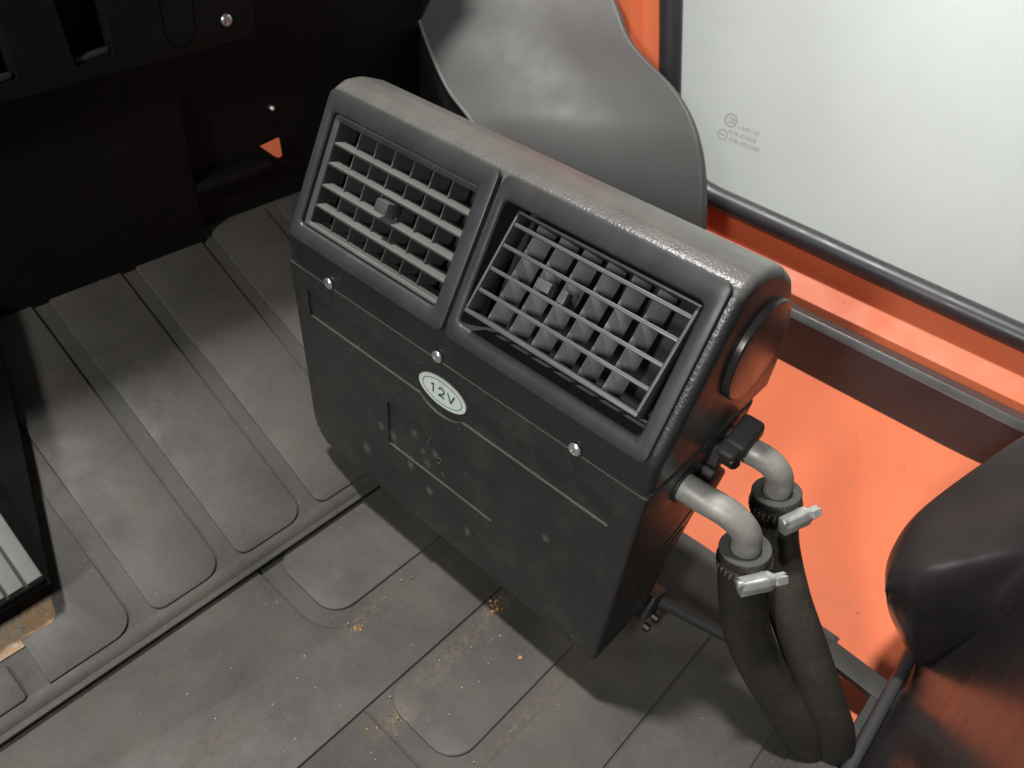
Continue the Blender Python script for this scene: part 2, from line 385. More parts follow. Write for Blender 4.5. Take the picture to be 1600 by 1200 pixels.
# toe board pads, rear corners rounded
gx = [-0.339, -0.243, -0.153, -0.057, 0.043, 0.139, 0.235, 0.331]
for a, b_ in zip(gx, gx[1:]):
    l = a + 0.018; u1 = 0.372
    if b_ == -0.243:
        poly = [(b_, 0.016), (b_, u1), (l, u1), (l, 0.088), (-0.283, 0.088), (-0.291, 0.060), (l, 0.062), (l, 0.016)]
        mat_panel(poly, [0.020, 0, 0, 0, 0.002, 0.008, 0, 0.0], toe3)
    else:
        mat_panel([(b_, 0.016), (b_, u1), (l, u1), (l, 0.016)], [0.020, 0, 0, 0.012], toe3)
mat_panel([(-0.339, 0.016), (-0.339, 0.05), (-0.72, 0.05), (-0.72, 0.016)], 0.004, toe3)
from_bm('bare_plate', pill_prism([(-0.279, 0.055), (-0.279, 0.10), (-0.55, 0.10), (-0.55, 0.055)], -0.004, -0.0012, 0.0004, toe3, 1), 'rusty', base)
# rounded lip where the toe board meets the lower sheet
lipsec = [(0.014, -0.034), (0.004, -0.020), (-0.0015, -0.0135), (-0.0030, -0.0095), (-0.0015, -0.0055), (0.0030, -0.0024), (0.0090, -0.0012), (0.0165, -0.0024), (0.0165, -0.034)]
bm = loft([[toe3((x, u), h) for u, h in lipsec] for x in (-0.72, 0.33)])
from_bm('toe_lip', bm, 'matlow', base, True, 60)  # darker rubber puts the shade of the riser into the lip's colour

# ---- orange step and sill
st = [[(x, y, z) for y in (1.2, 0.6, 0.2, -0.05, -0.16, -0.24, -0.34, -0.8)] for x, z in ((0.02, -0.135), (0.16, -0.122), (0.30, -0.100), (0.44, -0.066), (0.58, -0.030))]
rows = []
for r in st:
    rr = []
    for (x, y, z) in r:
        e = max(0.0, (-0.13 - y)) ; rr.append((x, y, z + min(0.015, 2 * e * e)))
    rows.append(rr)
o = from_bm('step_well', patch_bm(rows, 6, 6), 'orange'); o['kind'] = 'structure'; o['label'] = 'glossy orange painted step well beside the floor mat'
solidify(o, 0.004, 0); finish(o.data)

# ---- white backdrop added far outside the window, stands in for the bright exterior
bm = bmesh.new(); box(bm, (3.45, 1.0, -0.8), (0.06, 9.0, 7.0))
o = from_bm('backdrop_wall', bm, 'wall', None, False); o['kind'] = 'structure'; o['label'] = 'plain pale backdrop added behind the window for the bright exterior'

# ---- black front bulkhead behind the toe board
bm = bmesh.new(); box(bm, (-0.162, 0.680, 0.28), (1.156, 0.03, 0.86), None, 0.003)
bulk = from_bm('front_bulkhead', bm, 'dash'); bulk['kind'] = 'structure'
# bulkhead details: lower kick plate, orange bracket corner and a small bolt
bm = bmesh.new(); box(bm, (-0.335, 0.655, 0.215), (0.77, 0.018, 0.32), None, 0.004)
from_bm('kick_plate', bm, 'dash', bulk)
tri = [(0.1485, 0.1855), (0.1665, 0.1960), (0.1675, 0.1745), (0.1645, 0.1715), (0.161, 0.1725)]
bm = loft([[(x, 0.665 - (x - 0.1485) * 0.7, z) for x, z in tri], [(x, 0.662 - (x - 0.1485) * 0.7, z) for x, z in tri]])
from_bm('orange_bracket', bm, 'orange', bulk, False)
bm = tube([(0.170, 0.666, 0.228), (0.170, 0.661, 0.228), (0.170, 0.659, 0.228)], [0.003, 0.003, 0.0015], 12)
from_bm('bolt', bm, 'zinc', bulk)
bm = bmesh.new(); box(bm, (0.100, 0.655, 0.169), (0.10, 0.026, 0.010), None, 0.003)
from_bm('brace', bm, 'dash', bulk)

# ================================================================== DASHBOARD
dash = thing('dashboard_panel', 'dark dashboard panel edge with two slots and one bright screw at upper left', 'dashboard', (-0.2, 0.60, 0.32))
DY = 0.600
def dz(p, h): return Vector((p[0], DY - h, p[1]))
outl = round_poly(ccw([(-0.75, 0.300), (0.122, 0.3345), (0.138, 0.70), (-0.75, 0.70)]), [0.004, 0.018, 0.01, 0.004], 8)
dp = from_bm('panel', pill_prism(outl, -0.040, 0.0, 0.004, dz, 3), 'dash', dash)
cs = []
for q in ([(-0.063, 0.342), (-0.026, 0.347), (-0.0215, 0.55), (-0.075, 0.55)], [(-0.156, 0.337), (-0.111, 0.342), (-0.113, 0.55), (-0.165, 0.55)]):
    cs.append(pill_prism(round_poly(ccw(q), 0.003, 4), -0.032, 0.012, 0.0005, dz, 1))
ov = round_poly(ccw([(0.0245, 0.3405), (0.0560, 0.3420), (0.067, 0.53), (0.0245, 0.53)]), [0.0145, 0.0145, 0.004, 0.004], 8)
oi = offset2d(ccw(ov), 0.0013)
bmv = bmesh.new(); N_ = len(ov)
A = [[bmv.verts.new(dz(p, h)) for p in q] for q, h in ((ccw(ov), 0.010), (ccw(ov), -0.0020), (oi, -0.0020), (oi, 0.010))]
for a, b_ in ((0, 1), (1, 2), (2, 3), (3, 0)):
    for i in range(N_): bmv.faces.new((A[a][i], A[a][(i + 1) % N_], A[b_][(i + 1) % N_], A[b_][i]))
cs.append(bmv); cut(dp, cs)
for x0, x1, z in ((-0.061, -0.027, 0.3430), (-0.154, -0.113, 0.338)):
    bm = bmesh.new(); box(bm, ((x0 + x1) / 2, DY + 0.008, z + 0.0045), (x1 - x0, 0.008, 0.006), Matrix.Rotation(R_(-6), 3, 'Y'), 0.0025)
    from_bm('slot_lip', bm, 'gasket', dash)
def screw(loc, nrm, r, parent, mat='screwmetal', name='screw'):
    nrm = Vector(nrm).normalized(); q = nrm.to_track_quat('Z', 'Y').to_matrix()
    prof = [(r * 0.98, 0), (r, r * 0.12), (r * 0.93, r * 0.28), (r * 0.74, r * 0.42), (r * 0.45, r * 0.49), (r * 0.2, r * 0.51)]
    bm = loft([[Vector(loc) + q @ Vector((a * math.cos(2 * math.pi * k / 20), a * math.sin(2 * math.pi * k / 20), h)) for k in range(20)] for a, h in prof])
    s = from_bm(name, bm, mat, parent, True, 50)
    c2 = bmesh.new(); rot = q @ Matrix.Rotation(R_(28), 3, 'Z')
    box(c2, Vector(loc) + nrm * r * 0.50, (r * 1.1, r * 0.27, r * 0.5), rot)
    c3 = bmesh.new(); box(c3, Vector(loc) + nrm * r * 0.50, (r * 0.27, r * 1.1, r * 0.5), rot)
    cut(s, [c2, c3]); return s
screw((0.090, DY, 0.357), (0, -1, 0), 0.0062, dash)
bm = bmesh.new(); box(bm, (-0.17, 0.735, 0.53), (1.12, 0.18, 0.28), None, 0.012)
from_bm('shading_housing', bm, 'dash', dash)  # out-of-view dash body added to shade the bulkhead

# ================================================================== COWL
Lc = [(0.462, 0.775, 0.345), (0.429, 0.700, 0.300), (0.391, 0.630, 0.268), (0.370, 0.570, 0.233), (0.357, 0.510, 0.211), (0.350, 0.450, 0.170), (0.346, 0.400, 0.090), (0.345, 0.380, 0.0)]
Rc = [(0.610, 0.560, 0.395), (0.580, 0.470, 0.334), (0.560, 0.417, 0.296), (0.5415, 0.327, 0.264), (0.514, 0.268, 0.226), (0.487, 0.228, 0.155), (0.476, 0.212, 0.080), (0.472, 0.205, 0.0)]
Rc = [tuple(Vector(p) - RIGHT * 0.011) for p in Rc]
rows = []
rows.append(Lc)
for t in (0.04, 0.2, 0.4, 0.6, 0.8, 0.92, 0.985):
    r = []
    for a, b_ in zip(Lc, Rc):
        p = Vector(a).lerp(Vector(b_), t); bul = 0.016 * math.sin(math.pi * t)
        r.append(tuple(p + Vector((-0.30, -0.30, 0.9)) * bul))
    rows.append(r)
rows.append(Rc)
rows.append([(x + 0.006, y - 0.002, z - 0.008) for x, y, z in Rc]); rows.append([(x + 0.012, y - 0.004, z - 0.05) for x, y, z in Rc]); rows.append([(x + 0.02, y - 0.004, z - 0.34) for x, y, z in Rc])
o = from_bm('cowl_panel', patch_bm(rows, 6, 5), 'cowl'); solidify(o, 0.004, 0); finish(o.data, True, 60)
tag(o, 'large smooth dark grey curved plastic cowl behind the heater', 'cowl')
ret = [[(x + 0.003, y + 0.002, z - 0.004) for x, y, z in Lc], [(x + 0.006, y + 0.004, z - 0.15) for x, y, z in Lc], [(x + 0.008, y + 0.004, z - 0.40) for x, y, z in Lc]]
r_ = from_bm('side_return', patch_bm(ret, 6, 4), 'dash', o); solidify(r_, 0.003, 0)  # near-black instead of cowl grey, the shade of this side put into the colour
bm = tube(catmull([(x, y, z + 0.0015) for x, y, z in Lc], 8), 0.0022, 10)
from_bm('edge_highlight_bead', bm, 'bead_highlight', o)

# ================================================================== DOOR with window
door = thing('cab_side_window', 'pale side window in an orange frame with black rubber gasket', 'window', (0.60, 0.1, 0.0))
YA, YB = 0.95, -0.75
def ext(sec, y0=YA, y1=YB): return loft([[(x, y, z) for x, z in sec] for y in (y0, y1)])
fr = round_poly(ccw([(0.592, 0.046), (0.618, 0.064), (0.622, 0.100), (0.650, 0.100), (0.650, -0.06), (0.592, -0.06)]), [0.004, 0.005, 0.003, 0, 0, 0], 5)
from_bm('lower_rail', ext(fr), 'orange', door, True, 40)
# front pillar: follows the leaning window side
g0 = [(0.332, 0.095), (0.385, 0.205), (0.416, 0.335), (0.448, 0.47), (0.49, 0.65)]      # (y,z) inner edge of glass
pin = [(y + 0.022, z) for y, z in g0]; pout = [(y + 0.16, z + 0.0) for y, z in g0]
bm = bmesh.new()
lp = []
for (y0, z0), (y1, z1) in zip(pin, pout):
    lp.append([(0.650, y0, z0), (0.622, y0, z0), (0.616, y0 + 0.022, z0), (0.596, y0 + 0.030, z0), (0.592, y1, z1), (0.650, y1, z1)])
from_bm('front_pillar', loft(lp), 'orange', door, True, 30)
# gasket follows the glass edge with a rounded corner
gp = [(-0.75, 0.101), (-0.30, 0.1045), (-0.12, 0.106), (0.05, 0.108), (0.15, 0.110), (0.25, 0.1115), (0.305, 0.1135), (0.345, 0.126), (0.372, 0.155), (0.390, 0.205), (0.4215, 0.335), (0.455, 0.47), (0.496, 0.65)]
path = catmull([(0.624, y, z) for y, z in gp], 6)
from_bm('gasket', tube(path, 0.0155, 14), 'gasket', door, True, 60)
# glass pane, clipped to the gasket line
edge = [(y, z) for _, y, z in [tuple(p) for p in path]] + [(-0.75, 0.65)]
bm = bmesh.new()
loops = [[(x, y, z) for y, z in edge] for x in (0.6285, 0.6325)]
gl = from_bm('window_pane', loft(loops), 'glass', door, False)
# printed marks near the lower corner of the pane
def gm(p, h): return Vector((0.6280 - h, p[0], p[1]))
mk = []
def mark(bm): mk.append(bm)
cy, cz = 0.2995, 0.2195
mark(ribbon(arc2(cy, cz, 0.0085, 0.0085, 0, 360, 28), 0.0014, gm))
for dy in (-0.003, 0.0, 0.003): mark(ribbon(arc2(cy + dy, cz, 0.0030, 0.0035, 60, 300, 10), 0.0009, gm))
mark(ribbon(arc2(cy + 0.0065, cz - 0.022, 0.0068, 0.0068, 0, 360, 24), 0.0012, gm))
mark(ribbon([(cy + 0.0105, cz - 0.022), (cy + 0.003, cz - 0.022)], 0.0012, gm))
allbm = bmesh.new()
for b_ in mk:
    me = bpy.data.meshes.new('t'); b_.to_mesh(me); b_.free(); allbm.from_mesh(me); bpy.data.meshes.remove(me)
from_bm('glass_emblem', allbm, 'marking', gl, False)
def text_mesh(name, body, size, y, z, parent, mat, slope=0.0):
    cu = bpy.data.curves.new('t', 'FONT'); cu.body = body; cu.size = size; cu.space_character = 1.1
    t = bpy.data.objects.new('t', cu); COL.objects.link(t); bpy.context.view_layer.update()
    me = bpy.data.meshes.new_from_object(t.evaluated_get(bpy.context.evaluated_depsgraph_get())); bpy.data.objects.remove(t)
    for v in me.vertices: v.co = Vector((0.6280, y - v.co.x, z + v.co.y + slope * v.co.x))
    me.name = name; return link(name, me, mat, parent)
text_mesh('glass_lettering', 'LAMI-TP', 0.0080, 0.2875, 0.2120, gl, 'marking')
text_mesh('glass_lettering', '43R-01608', 0.0085, 0.2985, 0.2020, gl, 'marking')
text_mesh('glass_lettering', '43R-001388', 0.0085, 0.2955, 0.1925, gl, 'marking')
# black door sill under the frame, its own thing
sill = thing('door_sill', 'black rubber door sill strip below the orange frame', 'door sill', (0.58, 0.1, -0.02))
ss = round_poly(ccw([(0.558, -0.060), (0.558, 0.034), (0.566, 0.0425), (0.584, 0.0405), (0.588, 0.034), (0.588, -0.060)]), [0, 0.006, 0.006, 0.003, 0.002, 0], 5)
from_bm('strip', ext(ss), 'sill', sill, True, 40)
bm = bmesh.new(); box(bm, (0.5885, 0.1, 0.0), (0.005, 1.66, 0.055))
from_bm('seal', bm, 'gasket', sill)

# ================================================================== SEAT HOOD
hood = thing('seat_hood', 'glossy black moulded seat base cover reflecting orange at lower right', 'seat cover', (0.2, -0.25, -0.06))
Tr = [(0.2007, -0.1512, 0.06), (0.2128, -0.1423, 0.07), (0.2265, -0.1382, 0.078), (0.2472, -0.1369, 0.09), (0.2668, -0.1404, 0.103), (0.2951, -0.1511, 0.122), (0.3199, -0.1636, 0.145), (0.3465, -0.1766, 0.165), (0.3869, -0.1967, 0.19), (0.428, -0.2192, 0.21)]
Ur = [(0.2036, -0.1521, 0.055), (0.2036, -0.1518, 0.07), (0.2056, -0.1547, 0.083), (0.208, -0.16, 0.095), (0.2143, -0.1685, 0.108), (0.2224, -0.1804, 0.123), (0.2313, -0.1929, 0.14), (0.2422, -0.2075, 0.16), (0.253, -0.2275, 0.19), (0.2654, -0.2472, 0.215)]
Vr = [(0.2251, -0.1666, 0.01), (0.2134, -0.1732, 0.02), (0.2098, -0.1811, 0.03), (0.2098, -0.189, 0.045), (0.2143, -0.1982, 0.065), (0.2223, -0.2081, 0.085), (0.2264, -0.216, 0.11), (0.2286, -0.2233, 0.135), (0.2327, -0.2372, 0.18), (0.2473, -0.2533, 0.21)]
Wr = [(0.2563, -0.2063, -0.06), (0.2439, -0.2097, -0.045), (0.2408, -0.213, -0.03), (0.2383, -0.218, -0.005), (0.236, -0.2222, 0.02), (0.2315, -0.2266, 0.05), (0.2238, -0.2311, 0.085), (0.2142, -0.2345, 0.12), (0.2049, -0.2436, 0.18), (0.1956, -0.2524, 0.23)]
for rw in (Tr, Ur, Vr, Wr):
    for _ in range(2): rw.append(tuple(Vector(rw[-1]) * 2 - Vector(rw[-2])))
def behind(p, a, b_, c):
    v = Vector(p); return tuple(v + (v - CAMP).normalized() * a + RIGHT * b_ + Vector((0, 0, -c)))
Br = [behind(p, 0.018, 0.002, 0.001) for p in Tr]
Cr = [behind(p, 0.050, 0.030, 0.004 + 0.026 * min(1, i / 5)) for i, p in enumerate(Tr)]
Dr = [behind(p, 0.060, 0.060, 0.010 + 0.140 * min(1, i / 6)) for i, p in enumerate(Tr)]
bm = patch_bm([Wr, Vr, Ur, Tr, Br, Cr, Dr], 4, 8)
inn = [v for v in bm.verts if not v.is_boundary]
for _ in range(10): bmesh.ops.smooth_vert(bm, verts=inn, factor=0.5, use_axis_x=True, use_axis_y=True, use_axis_z=True)
o = from_bm('upper_cover', bm, 'hood', hood); finish(o.data, True, 80)
# lower face rising from the floor trim to the crease
lowrow = [(0.2563 - 0.058 * k, -0.2035 - 0.0007 * k, -0.066) for k in range(12)]
midrow = [tuple(Vector(a).lerp(Vector(b_), 0.5) + Vector((0, -0.004, 0))) for a, b_ in zip(lowrow, Wr)]
bm = patch_bm([lowrow, midrow, Wr], 4, 8)
o = from_bm('lower_cover', bm, 'hood', hood); finish(o.data, True, 80)
tr_p = catmull([(0.2615, -0.192, 0.0), (0.2650, -0.1965, -0.035), (0.257, -0.2005, -0.0565), (0.20, -0.2010, -0.0565), (0.06, -0.2025, -0.0565), (-0.12, -0.2045, -0.0565), (-0.28, -0.206, -0.0565)], 8)
from_bm('edge_trim', tube(tr_p, 0.0062, 12), 'gasket', hood, True, 60)

# ================================================================== FLOOR EDGE FRAME round the hose opening
ff = thing('hose_opening_frame', 'black frame round the hose opening at the floor edge', 'floor frame', (0.2, -0.17, ZF))
bm = bmesh.new(); box(bm, (0.2085, -0.165, ZF - 0.004), (0.026, 0.10, 0.008), Matrix.Rotation(R_(-4), 3, 'Z'), 0.0015)
from_bm('side_bar', bm, 'blackplastic', ff)
bm = bmesh.new(); box(bm, (0.172, -0.1965, ZF - 0.0055), (0.10, 0.016, 0.008), None, 0.0015)
from_bm('rear_bar', bm, 'blackplastic', ff)

# ================================================================== PEDAL
ped = thing('foot_pedal', 'ribbed grey foot pedal at the left edge above the worn floor hole', 'pedal', toe3((-0.33, 0.1), 0))
bm = pill_prism(round_poly(ccw([(-0.2835, 0.0875), (-0.2815, 0.26), (-0.42, 0.26), (-0.42, 0.0855)]), 0.003, 3), 0.028, 0.0365, 0.002, toe3, 2)
from_bm('pad', bm, 'blackplastic', ped)
for k in range(7):
    x1 = -0.2840 - 0.0152 * k
    bm = pill_prism([(x1, 0.089), (x1 + 0.0015, 0.255), (x1 - 0.0125, 0.255), (x1 - 0.0135, 0.0885)], 0.035, 0.0415, 0.0015, toe3, 3)
    from_bm('rib', bm, 'pedal', ped, True, 60)
bm = pill_prism([(-0.281, 0.083), (-0.240, 0.202), (-0.213, 0.280), (-0.190, 0.362), (-0.30, 0.365), (-0.46, 0.365), (-0.46, 0.081)], 0.0, 0.027, 0.002, toe3, 2)
from_bm('bracket', bm, 'flat_black', ped)

# ================================================================== HEATER
HL = 0.400
heat = thing('cab_heater', 'black box heater with two louvred vents and a white 12V sticker', 'heater', (0.08, 0.2, 0.0))
VT = 0.4517; ZB = 0.2483
VU = Vector((math.sin(VT), 0, math.cos(VT))); VN = Vector((-math.cos(VT), 0, math.sin(VT))); VO = Vector((0, 0, ZB))
def vf(p, h): return VO + Vector((0, p[0], 0)) + VU * p[1] + VN * h
# upper shell
prof = [(0.0, 0.2172), (0.172, 0.2172), (0.174, 0.250), (0.1705, 0.272), (0.1645, 0.293), (0.1535, 0.313), (0.136, 0.339), (0.112, 0.357), (0.089, 0.3655), (0.072, 0.3665), (0.0615, 0.3625), (0.0545, 0.3565), (0.004, 0.2545), (0.0005, 0.2460)]
prof = round_poly(ccw(prof), [0, 0, 0.004, 0.02, 0.03, 0.03, 0.03, 0.03, 0.03, 0.012, 0.012, 0.012, 0.01, 0.01], 3)
def shell(prof, y0, y1, r, seg=4, taper=None):
    loops = []
    def ring(d, y): return [(p[0], y, p[1]) for p in (offset2d(prof, d) if d > 1e-7 else prof)]
    for k in range(seg + 1):
        a = (math.pi / 2) * k / seg; loops.append(ring(r * (1 - math.sin(a)), y0 + r * (1 - math.cos(a))))
    for t in (0.25, 0.5, 0.75): loops.append(ring(0, y0 + (y1 - y0) * t))
    for k in range(seg, -1, -1):
        a = (math.pi / 2) * k / seg; loops.append(ring(r * (1 - math.sin(a)), y1 - r * (1 - math.cos(a))))
    return loft(loops)
us = from_bm('upper_shell', shell(prof, 0.0, HL, 0.0075), 'shell', heat, True, 40)
YL0, YL1, YR0, YR1 = 0.2140, 0.3828, 0.0195, 0.1945      # bezel openings
SB0, SB1 = 0.0115, 0.1120
cs = []
for a, b_ in ((YL0, YL1), (YR0, YR1)):
    cs.append(pill_prism(round_poly(ccw([(a, SB0), (b_, SB0), (b_, SB1), (a, SB1)]), 0.004, 4), -0.042, 0.02, 0.0003, vf, 1))
cut(us, cs, 35)
# lower cover, tapered towards its foot
lp = [(-0.0012, 0.2166), (-0.0012, 0.034), (-0.0012, 0.027), (-0.0012, 0.020), (-0.0012, 0.014), (-0.0012, 0.009), (-0.0012, 0.0), (0.078, 0.0), (0.084, 0.030), (0.096, 0.072), (0.117, 0.112), (0.138, 0.155), (0.151, 0.2166)]
rl = [0, 0, 0, 0, 0, 0, 0.006, 0.006, 0.02, 0.03, 0.03, 0.03, 0]
lp = round_poly(ccw(lp), rl if ccw(lp) == lp else rl[::-1], 3)
bm = shell(lp, 0.0, HL, 0.0035, 4)
lc = from_bm('lower_cover', bm, 'cover', heat, True, 40)
def fr2(p, h): return Vector((-h, p[0], p[1]))
y1_, z1_, z2_ = 0.0235, 0.196, 0.1678
cz = 0.1838
def circ_pts(up):
    a, b_ = 0.033, 0.0247; zz = (z1_ if up else z2_) - cz; ang = math.degrees(math.asin(zz / b_))
    return arc2(0.2, cz, a, b_, 180 - ang, ang, 18) if up else arc2(0.2, cz, a, b_, ang, -180 - ang, 18)
p1 = [(y1_, z2_), (y1_, z1_)][::-1]
poly = [(y1_, z1_)] + circ_pts(True) + [(HL - y1_, z1_), (HL - y1_, z2_)] + circ_pts(False) + [(y1_, z2_)]
cs = [loft([[fr2(p, h) for p in poly] for h in (-0.0011, 0.01)])]
poly2 = round_poly(ccw([(0.1333, 0.0774), (HL - 0.1333, 0.0774), (HL - 0.1333, 0.1311), (0.1333, 0.1311)]), 0.0015, 2)
cs.append(loft([[fr2(p, h) for p in poly2] for h in (-0.0007, 0.01)]))
# cooling slots in the right side
for k in range(6):
    b2 = bmesh.new(); c = Vector((0.052 + 0.0045 * k * 0, 0.003, 0.026 + 0.0165 * k)); sx = 0.030 + 0.006 * k
    box(b2, (0.045 + sx * 0.5 + 0.002 * k - 0.008, 0.003, 0.024 + 0.0165 * k), (sx, 0.016, 0.0062), Matrix.Rotation(R_(-28), 3, 'Y')); cs.append(b2)
cut(lc, cs, 35)
for v in lc.data.vertices:                                     # taper towards the foot, rounded far corner
    y, z = v.co.y, v.co.z; t = max(0.0, (0.2166 - z) / 0.2166)
    if y > HL / 2:
        sh = 0.0005 + 0.0145 * t
        if z < 0.034: sh += 0.030 * (1 - math.sqrt(max(0.0, 1 - ((0.034 - z) / 0.034) ** 2)))
        wt = min(1.0, max(0.0, (y - 0.33) / 0.06)); v.co.y = y - sh * wt
    else:
        wt = min(1.0, max(0.0, (0.05 - y) / 0.04)); v.co.y = y + (0.0005 + 0.0055 * t) * wt
finish(lc.data, True, 35)
# small round dents in the inset panel
for y, z in ((0.2005, 0.1015), (0.2145, 0.118)):
    bm = bmesh.new()
    tubep = [fr2((y + 0.0035 * math.cos(a * math.pi / 8), z + 0.0035 * math.sin(a * math.pi / 8)), -0.0006) for a in range(17)]
    from_bm('moulding_mark', tube(tubep, 0.0005, 6, bm, False), 'cover', lc)

# ---- vent bezels with their grilles
def rrect(y0, y1, s0, s1, r, seg=5): return round_poly(ccw([(y0, s0), (y1, s0), (y1, s1), (y0, s1)]), r, seg)
def bezel(o4, i4, ro, ri, h):
    seg = 5; O = rrect(*o4, ro, seg); I = rrect(*i4, ri, seg)
    lo = [[vf(p, -0.001) for p in O], [vf(p, h - 0.0013) for p in O], [vf(p, h - 0.0004) for p in offset2d(O, 0.0005)], [vf(p, h) for p in offset2d(O, 0.0014)],
          [vf(p, h) for p in offset2d(I, -0.0030)], [vf(p, h - 0.0006) for p in offset2d(I, -0.0012)], [vf(p, h - 0.0020) for p in I], [vf(p, -0.030) for p in I]]
    return loft(lo, False, False)
vl = from_bm('air_vent', bezel((0.2005, 0.3915, -0.0020, 0.1285), (YL0 + 0.001, YL1 - 0.001, SB0 + 0.001, SB1 - 0.001), 0.006, 0.0045, 0.0034), 'bezel', heat, True, 30)
vr = from_bm('air_vent', bezel((0.0085, 0.1955, -0.0020, 0.1285), (YR0 + 0.001, YR1 - 0.006, SB0 + 0.001, SB1 - 0.001), 0.006, 0.0045, 0.0034), 'bezel', heat, True, 30)
vl['label'] = 'left air vent with dusty straight louvres'; vr['label'] = 'right air vent with its louvre insert tilted forward'
# left grille: inner frame, four cross bars, six upright vanes, knob
I0 = (YL0 + 0.0018, YL1 - 0.0018, SB0 + 0.0018, SB1 - 0.0018); I1 = (0.2165, 0.3745, 0.0170, 0.1050)
O = rrect(*I0, 0.0035); I = rrect(*I1, 0.0012)
lo = [[vf(p, -0.024) for p in O], [vf(p, -0.0014) for p in O], [vf(p, -0.0008) for p in offset2d(O, 0.0007)], [vf(p, -0.0008) for p in offset2d(I, -0.0022)], [vf(p, -0.0016) for p in offset2d(I, -0.0006)], [vf(p, -0.0026) for p in I], [vf(p, -0.024) for p in I]]
from_bm('grille_frame', loft(lo, False, False), 'vane_dusty', vl, True, 30)
def shared(mesh_cache={}): return mesh_cache
for s in (0.0885, 0.0712, 0.0518, 0.0338):
    bm = bmesh.new(); box(bm, (0, 0, 0), (0.0135, 0.1585, 0.0026), None, 0.0009)
    rot = Matrix((VN, Vector((0, 1, 0)), VU)).transposed() @ Matrix.Rotation(R_(15), 3, 'Y')
    bmesh.ops.transform(bm, matrix=Matrix.Translation(vf((0.2955, s), -0.0085)) @ rot.to_4x4(), verts=bm.verts)
    from_bm('cross_bar', bm, 'vane_dusty', vl, True, 40)
for y in (0.3552, 0.3338, 0.3122, 0.2902, 0.2686, 0.2474):
    bm = bmesh.new(); box(bm, vf((y - 0.0006, 0.061), -0.0185), (0.021, 0.0014, 0.0880), Matrix((VN, Vector((0, 1, 0)), VU)).transposed(), 0.0005, 1)
    from_bm('vane', bm, 'vane', vl, True, 40)
VR = Matrix((VN, Vector((0, 1, 0)), VU)).transposed()
bm = bmesh.new(); box(bm, vf((0.2955, 0.0618), -0.003), (0.018, 0.0135, 0.0105), VR, 0.0009)
kn = from_bm('knob', bm, 'vane', vl)
for k in range(5):
    bm = bmesh.new(); box(bm, vf((0.2955 - 0.0052 + 0.0026 * k, 0.0618), 0.0062), (0.0012, 0.0013, 0.0098), VR, 0.0003, 1)
    from_bm('grip_ridge', bm, 'vane', kn)
bm = loft([[vf(p, -0.0405) for p in rrect(YL0 + 0.001, YL1 - 0.001, SB0 + 0.001, SB1 - 0.001, 0.002)], [vf(p, -0.0385) for p in rrect(YL0 + 0.001, YL1 - 0.001, SB0 + 0.001, SB1 - 0.001, 0.002)]])
from_bm('duct_back', bm, 'darkin', vl)
bm = loft([[vf(p, -0.0405) for p in rrect(YR0 + 0.001, YR1 - 0.001, SB0 + 0.001, SB1 - 0.001, 0.002)], [vf(p, -0.0385) for p in rrect(YR0 + 0.001, YR1 - 0.001, SB0 + 0.001, SB1 - 0.001, 0.002)]])
from_bm('duct_back', bm, 'darkin', vr)
# right grille: insert swung out at its foot about an axis near its upper edge
TILT = R_(14.0)
PIV = (0.1045, -0.0035)
def ins(p, h):
    """p=(y,s) on the insert's own front, h outward from it"""
    ds = p[1] - PIV[0]; c, s_ = math.cos(TILT), math.sin(TILT)
    s2 = PIV[0] + ds * c + h * s_; h2 = PIV[1] - ds * s_ + h * c
    return vf((p[0], s2), h2)
IR = Matrix(((VN * math.cos(TILT) + VU * math.sin(TILT)), Vector((0, 1, 0)), (VU * math.cos(TILT) - VN * math.sin(TILT)))).transposed()
RY0, RY1, RS0, RS1 = 0.0235, 0.1785, 0.0255, 0.1080
def ibox(y0, y1, s0, s1, h0, h1, name, mat, parent, bev=0.0006, tw=None):
    bm = bmesh.new(); rot = IR @ Matrix.Rotation(tw, 3, 'Z') if tw else IR
    box(bm, ins(((y0 + y1) / 2, (s0 + s1) / 2), (h0 + h1) / 2), (h1 - h0, y1 - y0, s1 - s0), rot, bev, 2)
    return from_bm(name, bm, mat, parent, True, 40)
ibox(RY0, RY1, RS0, RS0 + 0.0032, -0.028, 0.0, 'frame_rail', 'vane', vr)
ibox(RY0, RY1, RS1 - 0.0020, RS1, -0.020, 0.0, 'frame_rail', 'vane', vr)
ibox(RY1 - 0.0020, RY1, RS0 + 0.0033, RS1 - 0.0021, -0.020, 0.0004, 'frame_stile', 'vane', vr)
ibox(RY0, RY0 + 0.0024, RS0 + 0.0033, RS1 - 0.0021, -0.020, 0.0004, 'frame_stile', 'vane', vr)
for s in (0.0980, 0.0812, 0.0625, 0.0450):
    ibox(RY0 + 0.0025, RY1 - 0.0021, s - 0.0015, s + 0.0015, -0.0085, -0.0004, 'cross_bar', 'vane', vr)
for k in range(6):
    y = 0.1600 - 0.0212 * k
    ibox(y - 0.0007, y + 0.0007, RS0 + 0.0034, RS1 - 0.0022, -0.0275, -0.0105, 'vane', 'vane_lit', vr, 0.0003, R_(30))
k1 = ibox(0.1245, 0.1370, 0.0655, 0.0735, -0.012, 0.0005, 'knob', 'vane', vr, 0.0010)
k2 = ibox(0.1120, 0.1180, 0.0640, 0.0740, -0.013, -0.0035, 'knob', 'vane', vr, 0.0010)
for k in range(5): ibox(0.1258 + 0.0024 * k, 0.1268 + 0.0024 * k, 0.0658, 0.0732, 0.0003, 0.0012, 'grip_ridge', 'vane', k1, 0.0002)
for k in range(3): ibox(0.1129 + 0.0017 * k, 0.1137 + 0.0017 * k, 0.0643, 0.0737, -0.0037, -0.0028, 'grip_ridge', 'vane', k2, 0.0002)

